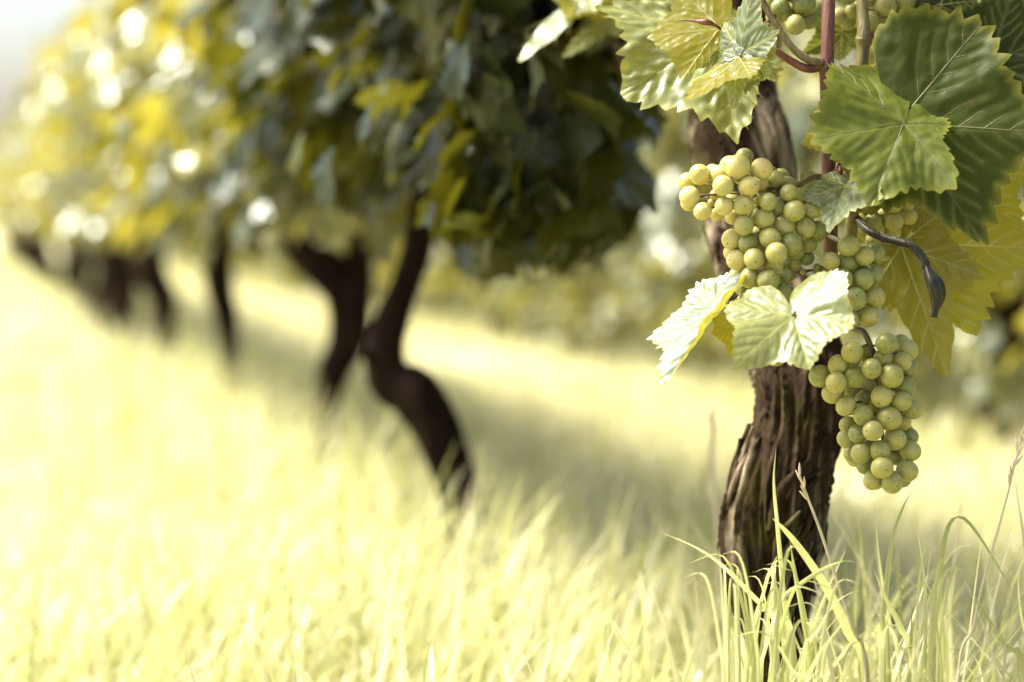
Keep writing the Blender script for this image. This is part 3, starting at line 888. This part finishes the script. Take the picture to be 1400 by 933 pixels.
for s in (201, 202, 203, 204, 205):
    V, F = leaf_low(s, 72, 5)
    MIDS.append(new_mesh('leaf', V, F, M_CROWN_OBJ_SHADED))
def leaf_objects(parent, seed, spots, smin=0.034, smax=0.056):
    rs = np.random.RandomState(seed)
    for (a, l, z, side) in spots:
        Q = orient(rs, side)
        s = rs.uniform(smin, smax)
        c = RD * a + RN * l
        M = Matrix.Identity(4)
        for i in range(3):
            for q in range(3):
                M[q][i] = Q[q, i] * s
        M.translation = (c.x, c.y, z)
        link('leaf', MIDS[rs.randint(len(MIDS))], parent, M)

# crown of the grape-bearing vine: unseen above the frame, shaped to shade leaves and trunk
rs = np.random.RandomState(5)
sp = crown_spots(rs, 210, 0.60, 1.12, 0.50, 0.22, keep=lambda a, l, z: (l > 0.02 or z > 0.85 and l > -0.12) and a < 0.30)
q = 0
while q < 60:
    a, l, z = rs.uniform(-0.05, 0.32), rs.uniform(-0.14, 0.16), rs.uniform(0.56, 0.86)
    p = VB + RD * a + RN * l
    if 300 - (z - 0.07 - CAMZ) / p.y * FPX < -6:
        sp.append((a, l, z, rs.choice([-1, 1])))
        q += 1
link('crown', crown_mesh('crown', 6, sp), vine)['kind'] = 'stuff'

# =================================================================== the vines down the row
def shoots(parent, rs, n, zt, half, z0=0.45):
    for q in range(n):
        a = rs.uniform(-half, half)
        l = rs.uniform(-0.06, 0.06)
        p = [RD * a * 0.5 + RN * l * 0.5 + Vector((0, 0, z0)), RD * a * 0.8 + RN * l + Vector((0, 0, z0 + (zt - z0) * 0.4)), RD * a + RN * l * 1.4 + Vector((0, 0, zt))]
        tube('shoot', p, [0.005, 0.004, 0.0025], M_STEM, parent, (0, 0, 0), 10, 6)
def path_local(lst, base):
    return [((Vector(p) - base), r) for p, r in px_path(lst)]
d1, d2, d3 = 2.63, 3.66, 4.69
def gap(a, l, z):
    "the canopy stops short of the grape-bearing vine on its far side"
    ang = math.atan((LAT1 + l) / (L0 + STEP + a)) + ROW_AZ
    px = 700 + math.tan(ang) * FPX
    py = 300 + (CAMZ - z + 0.05) / (L0 + STEP + a) * FPX
    if l < 0.08 and 480 < px < 620 and py > 352:          # the trunk shows here
        return False
    return z > 0.70 or px < 865
# S-bent trunk
b1 = at(636, 700, d1); b1 = Vector((b1.x, b1.y, 0))
v1 = empty('grapevine', b1, 'grapevine with an S-bent dark trunk under a dense shaded canopy', 'grapevine')
pth = [(652, 830, 66, d1), (640, 740, 54, d1), (626, 675, 54, d1), (612, 628, 60, d1), (594, 576, 66, d1), (566, 538, 70, d1), (536, 522, 60, d1), (527, 486, 52, d1), (537, 436, 46, d1), (555, 384, 42, d1), (570, 336, 40, d1), (584, 260, 36, d1), (590, 180, 28, d1)]
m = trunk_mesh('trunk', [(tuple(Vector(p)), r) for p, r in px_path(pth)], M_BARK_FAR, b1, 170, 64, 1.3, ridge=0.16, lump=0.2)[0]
link('trunk', m, v1)
m = trunk_mesh('spur', px_path([(540, 488, 30, d1), (515, 492, 22, d1 - .01), (498, 486, 12, d1 - .02)]), M_BARK_FAR, b1, 30, 24, 2.3)[0]
link('spur', m, v1)
rs = np.random.RandomState(21)
sp = crown_spots(rs, 1050, 0.42, 1.02, 0.68, 0.21, keep=lambda a, l, z: (z > 0.445 or a < -0.14) and gap(a, l, z))
more = []
while len(more) < 680:                       # the near end hangs low and dense
    a, l, z = rs.uniform(-0.72, 0.45), rs.uniform(-0.16, 0.24), rs.uniform(0.34, 0.80)
    ang = math.atan((LAT1 + l) / (L0 + STEP + a)) + ROW_AZ
    px = 700 + math.tan(ang) * FPX
    py = 300 + (CAMZ - z + 0.03) / (L0 + STEP + a) * FPX
    if 600 < px < 850 and py < 388 + 14 * math.sin(px * 0.05):
        more.append((a, l, z, rs.choice([-1, 1])))
sp = sp + more
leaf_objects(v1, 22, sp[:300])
link('crown', crown_mesh('crown', 23, sp[300:], mat=M_CROWN_SHADED), v1)['kind'] = 'stuff'
shoots(v1, rs, 8, 1.0, 0.5)
# forked trunk
b2 = at(436, 590, d2); b2 = Vector((b2.x, b2.y, 0))
v2 = empty('grapevine', b2, 'grapevine with a stout forked dark trunk behind the S-bent one', 'grapevine')
pth = [(432, 690, 44, d2), (438, 620, 36, d2), (444, 560, 34, d2), (455, 512, 42, d2), (474, 475, 50, d2), (480, 435, 56, d2), (470, 395, 58, d2), (446, 366, 56, d2), (418, 350, 44, d2), (400, 320, 34, d2)]
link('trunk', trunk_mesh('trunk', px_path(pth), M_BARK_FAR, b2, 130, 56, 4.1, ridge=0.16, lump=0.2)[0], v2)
pth = [(478, 440, 44, d2), (488, 405, 42, d2), (490, 365, 40, d2), (494, 310, 34, d2), (500, 250, 26, d2)]
link('arm', trunk_mesh('arm', px_path(pth), M_BARK_FAR, b2, 60, 40, 5.1, ridge=0.16, lump=0.2)[0], v2)
rs = np.random.RandomState(31)
sp = crown_spots(rs, 980, 0.41, 0.98, 0.58, 0.21)
leaf_objects(v2, 32, sp[:240])
link('crown', crown_mesh('crown', 33, sp[240:]), v2)['kind'] = 'stuff'
shoots(v2, rs, 8, 1.05, 0.5)
# upright trunk
b3 = at(318, 510, d3); b3 = Vector((b3.x, b3.y, 0))
v3 = empty('grapevine', b3, 'grapevine with a plain upright dark trunk beyond the forked one', 'grapevine')
pth = [(318, 590, 34, d3), (318, 530, 26, d3), (315, 485, 26, d3), (311, 440, 34, d3), (301, 400, 38, d3), (297, 350, 42, d3), (292, 300, 36, d3), (285, 250, 26, d3)]
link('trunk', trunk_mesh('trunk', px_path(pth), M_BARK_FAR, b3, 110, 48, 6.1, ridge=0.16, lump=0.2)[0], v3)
rs = np.random.RandomState(41)
sp = crown_spots(rs, 900, 0.40, 0.98, 0.56, 0.21)
leaf_objects(v3, 42, sp[:160])
link('crown', crown_mesh('crown', 43, sp[160:]), v3)['kind'] = 'stuff'
shoots(v3, rs, 6, 1.05, 0.5)

# look-alikes: three trunks and four crowns shared
TRUNKS, CROWNS = [], []
for q in range(4):
    rs = np.random.RandomState(60 + q)
    pts = []
    x = y = 0.0
    for z in (-0.02, 0.08, 0.16, 0.24, 0.32, 0.40, 0.50, 0.62):
        pts.append(((x, y, z), (0.036 if z < 0.3 else 0.040) * (1 - max(0, z - 0.4) * 1.2) * rs.uniform(0.9, 1.1)))
        x += rs.uniform(-0.045, 0.045)
        y += rs.uniform(-0.045, 0.045)
    TRUNKS.append(trunk_mesh('trunk', pts, M_BARK_FAR, (0, 0, 0), 70, 36, 7.0 + q, ridge=0.16, lump=0.22)[0])
    CROWNS.append(crown_mesh('crown', 70 + q, crown_spots(rs, 820, 0.39, 0.98, 0.58, 0.22)))
LOWCROWNS = []
for q in range(3):
    rs = np.random.RandomState(80 + q)
    LOWCROWNS.append(crown_mesh('crown', 90 + q, crown_spots(rs, 900, 0.13, 0.98, 0.58, 0.22)))
def far_vine(n, lat, label, group, seed, crowns=CROWNS):
    rs = np.random.RandomState(seed)
    p = row_pt(n, lat + rs.uniform(-0.03, 0.03), rs.uniform(-0.05, 0.05))
    v = empty('grapevine', p, label, 'grapevine', group)
    link('trunk', TRUNKS[rs.randint(4)], v)
    c = link('crown', crowns[rs.randint(len(crowns))], v)
    c['kind'] = 'stuff'
    f = rs.uniform(0.93, 1.08)
    c.scale = (1, 1, f)
    return v
for n in range(4, 24):
    far_vine(n, LAT1, 'grapevine far down the row beyond the upright-trunked vine', 'vines receding down the row', 300 + n)
for n in range(-1, 18):
    far_vine(n + 0.35, LAT1 + 1.32, 'grapevine in the next row behind the grape-bearing vine', 'vines of the next row', 400 + n, LOWCROWNS)
for n in range(2, 18):
    far_vine(n + 0.1, LAT1 + 2.60, 'grapevine in the row behind the next row', 'vines of the third row', 500 + n, LOWCROWNS)

# =================================================================== grass
def blades(N, pos, h, w, lean, az, curl, S_, rs, tint, dry):
    "N curved tapering blades, S_ segments each"
    t = np.linspace(0, 1, S_ + 1)
    dirx, diry = np.cos(az), np.sin(az)
    ang = lean[:, None] + curl[:, None] * t[None, :] ** 1.5
    seg = h[:, None] / S_
    dx = np.cumsum(np.sin(ang) * seg, axis=1) - np.sin(ang[:, :1]) * seg
    dz = np.cumsum(np.cos(ang) * seg, axis=1) - np.cos(ang[:, :1]) * seg
    cx = pos[:, 0:1] + dx * dirx[:, None]
    cy = pos[:, 1:2] + dx * diry[:, None]
    cz = pos[:, 2:3] + dz
    wd = w[:, None] * np.clip(1.15 * (1 - t[None, :] ** 2.2), 0.04, 1.0) * 0.5
    ta = az + math.pi / 2 + rs.uniform(-0.7, 0.7, N)
    px, py = np.cos(ta)[:, None] * wd, np.sin(ta)[:, None] * wd
    A = np.stack([cx - px, cy - py, cz], -1)
    B = np.stack([cx + px, cy + py, cz], -1)
    V = np.stack([A, B], 2).reshape(-1, 3)
    b = (np.arange(N) * (S_ + 1) * 2)[:, None, None]
    i = (np.arange(S_) * 2)[None, :, None]
    F = (b + i + np.array([0, 1, 3, 2])[None, None, :]).reshape(-1, 4)
    k = (S_ + 1) * 2
    return V, F, np.repeat(tint, k), np.repeat(dry, k)
def grass_zone(name, label, d0, d1_, per, hmin, hmax, w, S_, seed):
    rs = np.random.RandomState(seed)
    area = 0.5 * ((0.34 * d0 + 0.5) + (0.34 * d1_ + 0.5)) * 2 * (d1_ - d0)
    N = int(area * per)
    d = np.sqrt(rs.uniform(d0 ** 2, d1_ ** 2, N))
    x = rs.uniform(-1, 1, N) * (0.34 * d + 0.5)
    # tufted growth
    cl = np.array([noise.noise(Vector((a * 3.1, b * 3.1, 1.7))) + 0.6 * noise.noise(Vector((a * 9.0, b * 9.0, 4.0))) for a, b in zip(x, d)])
    keep = rs.rand(N) < np.clip(0.72 + cl * 0.9, 0.18, 1.0)
    x, d, cl = x[keep], d[keep], cl[keep]
    N = len(x)
    pos = np.stack([x, d, np.full(N, -0.004)], -1)
    h = rs.uniform(hmin, hmax, N) * np.clip(0.85 + 0.45 * cl, 0.5, 1.35)
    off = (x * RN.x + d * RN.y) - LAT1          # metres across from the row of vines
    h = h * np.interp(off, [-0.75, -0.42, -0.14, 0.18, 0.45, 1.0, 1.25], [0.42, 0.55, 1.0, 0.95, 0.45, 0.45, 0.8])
    az = rs.normal(0.2, 1.5, N)
    lean = np.abs(rs.normal(0.25, 0.22, N))
    curl = np.abs(rs.normal(0.75, 0.55, N))
    wid = w * rs.uniform(0.5, 1.2, N)
    tint = np.clip(rs.normal(0.55, 0.3, N) - cl * 0.3, 0, 1)
    dry = np.where(rs.rand(N) < 0.22, rs.uniform(0.6, 1.0, N), rs.uniform(0.0, 0.18, N))
    strip = np.interp(off, [0.1, 0.4, 1.0, 1.3], [0, 1, 1, 0])     # dry, pale strip between the rows, put in to lighten the shaded band
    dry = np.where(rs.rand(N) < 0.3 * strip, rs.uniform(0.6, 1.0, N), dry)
    V, F, T, Dr = blades(N, pos, h, wid, lean, az, curl, S_, rs, tint, dry)
    o = link(name, new_mesh(name, V, F, M_GRASS, attrs={'tint': T, 'dry': Dr}))
    return tag(o, label, 'grass', kind='stuff')
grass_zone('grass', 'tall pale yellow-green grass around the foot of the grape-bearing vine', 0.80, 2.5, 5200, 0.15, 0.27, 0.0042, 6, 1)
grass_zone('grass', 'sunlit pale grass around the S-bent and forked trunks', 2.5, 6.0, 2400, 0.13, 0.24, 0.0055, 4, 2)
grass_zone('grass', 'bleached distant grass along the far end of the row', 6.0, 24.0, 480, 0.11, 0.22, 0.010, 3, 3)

# blades one can pick out, in tufts
def blade_geo(pts, w, seed):
    "pts: world points from root to tip"
    C = catmull(np.array([tuple(p) for p in pts]), 22)
    T = np.gradient(C, axis=0)
    T /= np.linalg.norm(T, axis=1)[:, None]
    rs = np.random.RandomState(seed)
    a = rs.uniform(-0.5, 0.5)
    base = np.array([math.cos(a), math.sin(a), 0.0])
    tw = np.linspace(0, rs.uniform(-0.9, 0.9), 22)
    t = np.linspace(0, 1, 22)
    V = []
    for i in range(22):
        s = base - T[i] * base.dot(T[i])
        s /= np.linalg.norm(s)
        nn = np.cross(T[i], s)
        s2 = s * math.cos(tw[i]) + nn * math.sin(tw[i])
        n2 = np.cross(T[i], s2)
        ww = w * min(1.0, 0.55 + t[i] * 1.6) * max(0.03, 1 - t[i] ** 2.6) * 0.5
        V += [C[i] - s2 * ww, C[i] + n2 * ww * 0.35, C[i] + s2 * ww]
    F = []
    for i in range(21):
        for j in range(2):
            F.append((i * 3 + j, i * 3 + j + 1, i * 3 + 4 + j, i * 3 + 3 + j))
    return np.array(V), F
def tuft(label, blist, seed):
    root0 = at(*blist[0][0][0])
    base = Vector((root0.x, root0.y, 0))
    t = empty('grass_tuft', base, label, 'grass', 'tufts of long grass in focus')
    rs = np.random.RandomState(seed)
    for q, (pts, w, tint) in enumerate(blist):
        W = [at(*p) for p in pts]
        r0 = W[0]
        W = [Vector((r0.x + (r0.x - W[1].x) * 0.25, r0.y, -0.01))] + W
        V, F = blade_geo(W, w * pxm(pts[0][2]), seed * 31 + q)
        link('blade', new_mesh('blade', V - np.array(tuple(base)), F, M_GRASS, attrs={'tint': np.full(len(V), tint), 'dry': np.full(len(V), 0.0)}), t)
    return t
tuft('broad-bladed grass tuft arching across the foot of the trunk', [
    ([(1184, 930, 1.50), (1160, 865, 1.49), (1130, 804, 1.48), (1092, 748, 1.47), (1070, 722, 1.465), (1056, 709, 1.462)], 14, 0.35),
    ([(1078, 915, 1.49), (1070, 800, 1.48), (1063, 720, 1.475), (1058, 660, 1.47), (1061, 612, 1.47)], 8, 0.5),
    ([(1085, 890, 1.47), (1062, 850, 1.46), (1030, 816, 1.45), (987, 773, 1.44), (950, 748, 1.43), (901, 727, 1.42)], 10, 0.6),
    ([(1030, 870, 1.48), (1053, 835, 1.47), (1090, 802, 1.46), (1130, 776, 1.45), (1156, 767, 1.44), (1178, 771, 1.44)], 8, 0.55),
    ([(1110, 930, 1.50), (1100, 850, 1.49), (1088, 790, 1.48), (1080, 740, 1.47)], 11, 0.3),
    ([(1100, 925, 1.46), (1120, 860, 1.45), (1150, 818, 1.44), (1196, 802, 1.43)], 6, 0.7),
    ([(1040, 930, 1.5), (1048, 860, 1.49), (1056, 800, 1.48), (1062, 760, 1.47)], 8, 0.4),
    ([(1020, 930, 1.48), (1034, 850, 1.47), (1050, 790, 1.46), (1061, 762, 1.455)], 8, 0.6)], 1)
tuft('slender upright grass tuft below the longest grape bunch', [
    ([(1212, 920, 1.48), (1207, 862, 1.47), (1211, 812, 1.465), (1219, 743, 1.46), (1232, 700, 1.458), (1246, 672, 1.455)], 9, 0.4),
    ([(1230, 925, 1.5), (1216, 850, 1.49), (1203, 770, 1.48), (1195, 688, 1.475)], 6, 0.7),
    ([(1250, 925, 1.47), (1232, 860, 1.46), (1212, 820, 1.455), (1195, 780, 1.45)], 10, 0.5),
    ([(1262, 925, 1.52), (1266, 850, 1.51), (1262, 780, 1.50), (1248, 690, 1.50)], 7, 0.8),
    ([(1244, 925, 1.45), (1246, 880, 1.45), (1247, 830, 1.44)], 10, 0.3),
    ([(1205, 930, 1.44), (1206, 880, 1.435), (1214, 855, 1.43), (1222, 862, 1.43)], 9, 0.8)], 2)
tuft('arching grass tuft bending over to one side past the grapes', [
    ([(1292, 925, 1.48), (1286, 850, 1.475), (1285, 788, 1.47), (1292, 735, 1.465), (1304, 709, 1.46), (1324, 714, 1.455), (1357, 762, 1.45), (1400, 838, 1.44)], 9, 0.4),
    ([(1400, 930, 1.46), (1375, 885, 1.455), (1350, 845, 1.45), (1330, 810, 1.445)], 10, 0.4),
    ([(1310, 925, 1.50), (1330, 860, 1.49), (1350, 815, 1.48), (1362, 800, 1.48)], 5, 0.7),
    ([(1282, 930, 1.47), (1290, 830, 1.46), (1310, 765, 1.455), (1330, 748, 1.45)], 6, 0.6),
    ([(1420, 925, 1.52), (1400, 860, 1.51), (1392, 800, 1.50), (1398, 760, 1.50)], 7, 0.6)], 3)
rs = np.random.RandomState(77)
auto = []
for q in range(46):
    x = rs.uniform(985, 1135) if q < 34 else rs.uniform(1135, 1300)
    d = rs.uniform(1.40, 1.53)
    top = rs.uniform(735, 880)
    lean = rs.normal(0, 45)
    auto.append(([(x, 960, d), (x + lean * 0.12, 0.5 * (960 + top) + 10, d - 0.005), (x + lean * 0.5, top + 12, d - 0.012), (x + lean * 1.15, top + abs(lean) * 0.25, d - 0.02)], rs.uniform(3.5, 9), rs.uniform(0.2, 0.9)))
tuft('thick grass tuft growing up around the foot of the trunk', auto, 9)
def stalk(label, lst, r, head):
    W = [at(*p) for p in lst]
    base = Vector((W[0].x, W[0].y, 0))
    t = empty('dry_grass_stalk', base, label, 'grass stalk', 'dry grass stalks')
    W = [Vector((W[0].x, W[0].y, -0.01))] + W
    n = len(W)
    tube('stem', W, [r * pxm(lst[0][2]) * (1 - 0.5 * i / n) for i in range(n)], M_STRAW, t, base, 40, 6)
    tip, d = W[-1], (W[-1] - W[-2]).normalized()
    rs = np.random.RandomState(len(label))
    for q in range(head):
        c = tip - d * (0.002 + 0.0042 * q)
        o = (d + Vector(rs.uniform(-0.45, 0.45, 3))).normalized()
        tube('spikelet', [c, c + o * 0.004, c + o * 0.009], [0.0004, 0.0010, 0.0002], M_STRAW, t, base, 6, 5)
    return t
stalk('tall thin dry grass stalk with small spikelets standing clear of the grapes', [(1310, 930, 1.45), (1330, 860, 1.45), (1342, 804, 1.45), (1365, 723, 1.45), (1384, 650, 1.45), (1396, 596, 1.45)], 2.2, 8)
stalk('pale broken dry grass stalk leaning against the trunk', [(1184, 925, 1.50), (1166, 860, 1.49), (1145, 797, 1.48), (1122, 727, 1.47), (1104, 680, 1.465), (1092, 648, 1.46)], 3.0, 5)
stalk('blurred pale dry grass stalk beyond the trunk', [(985, 800, 2.0), (980, 700, 2.0), (974, 640, 2.0), (974, 565, 2.0)], 5.0, 12)
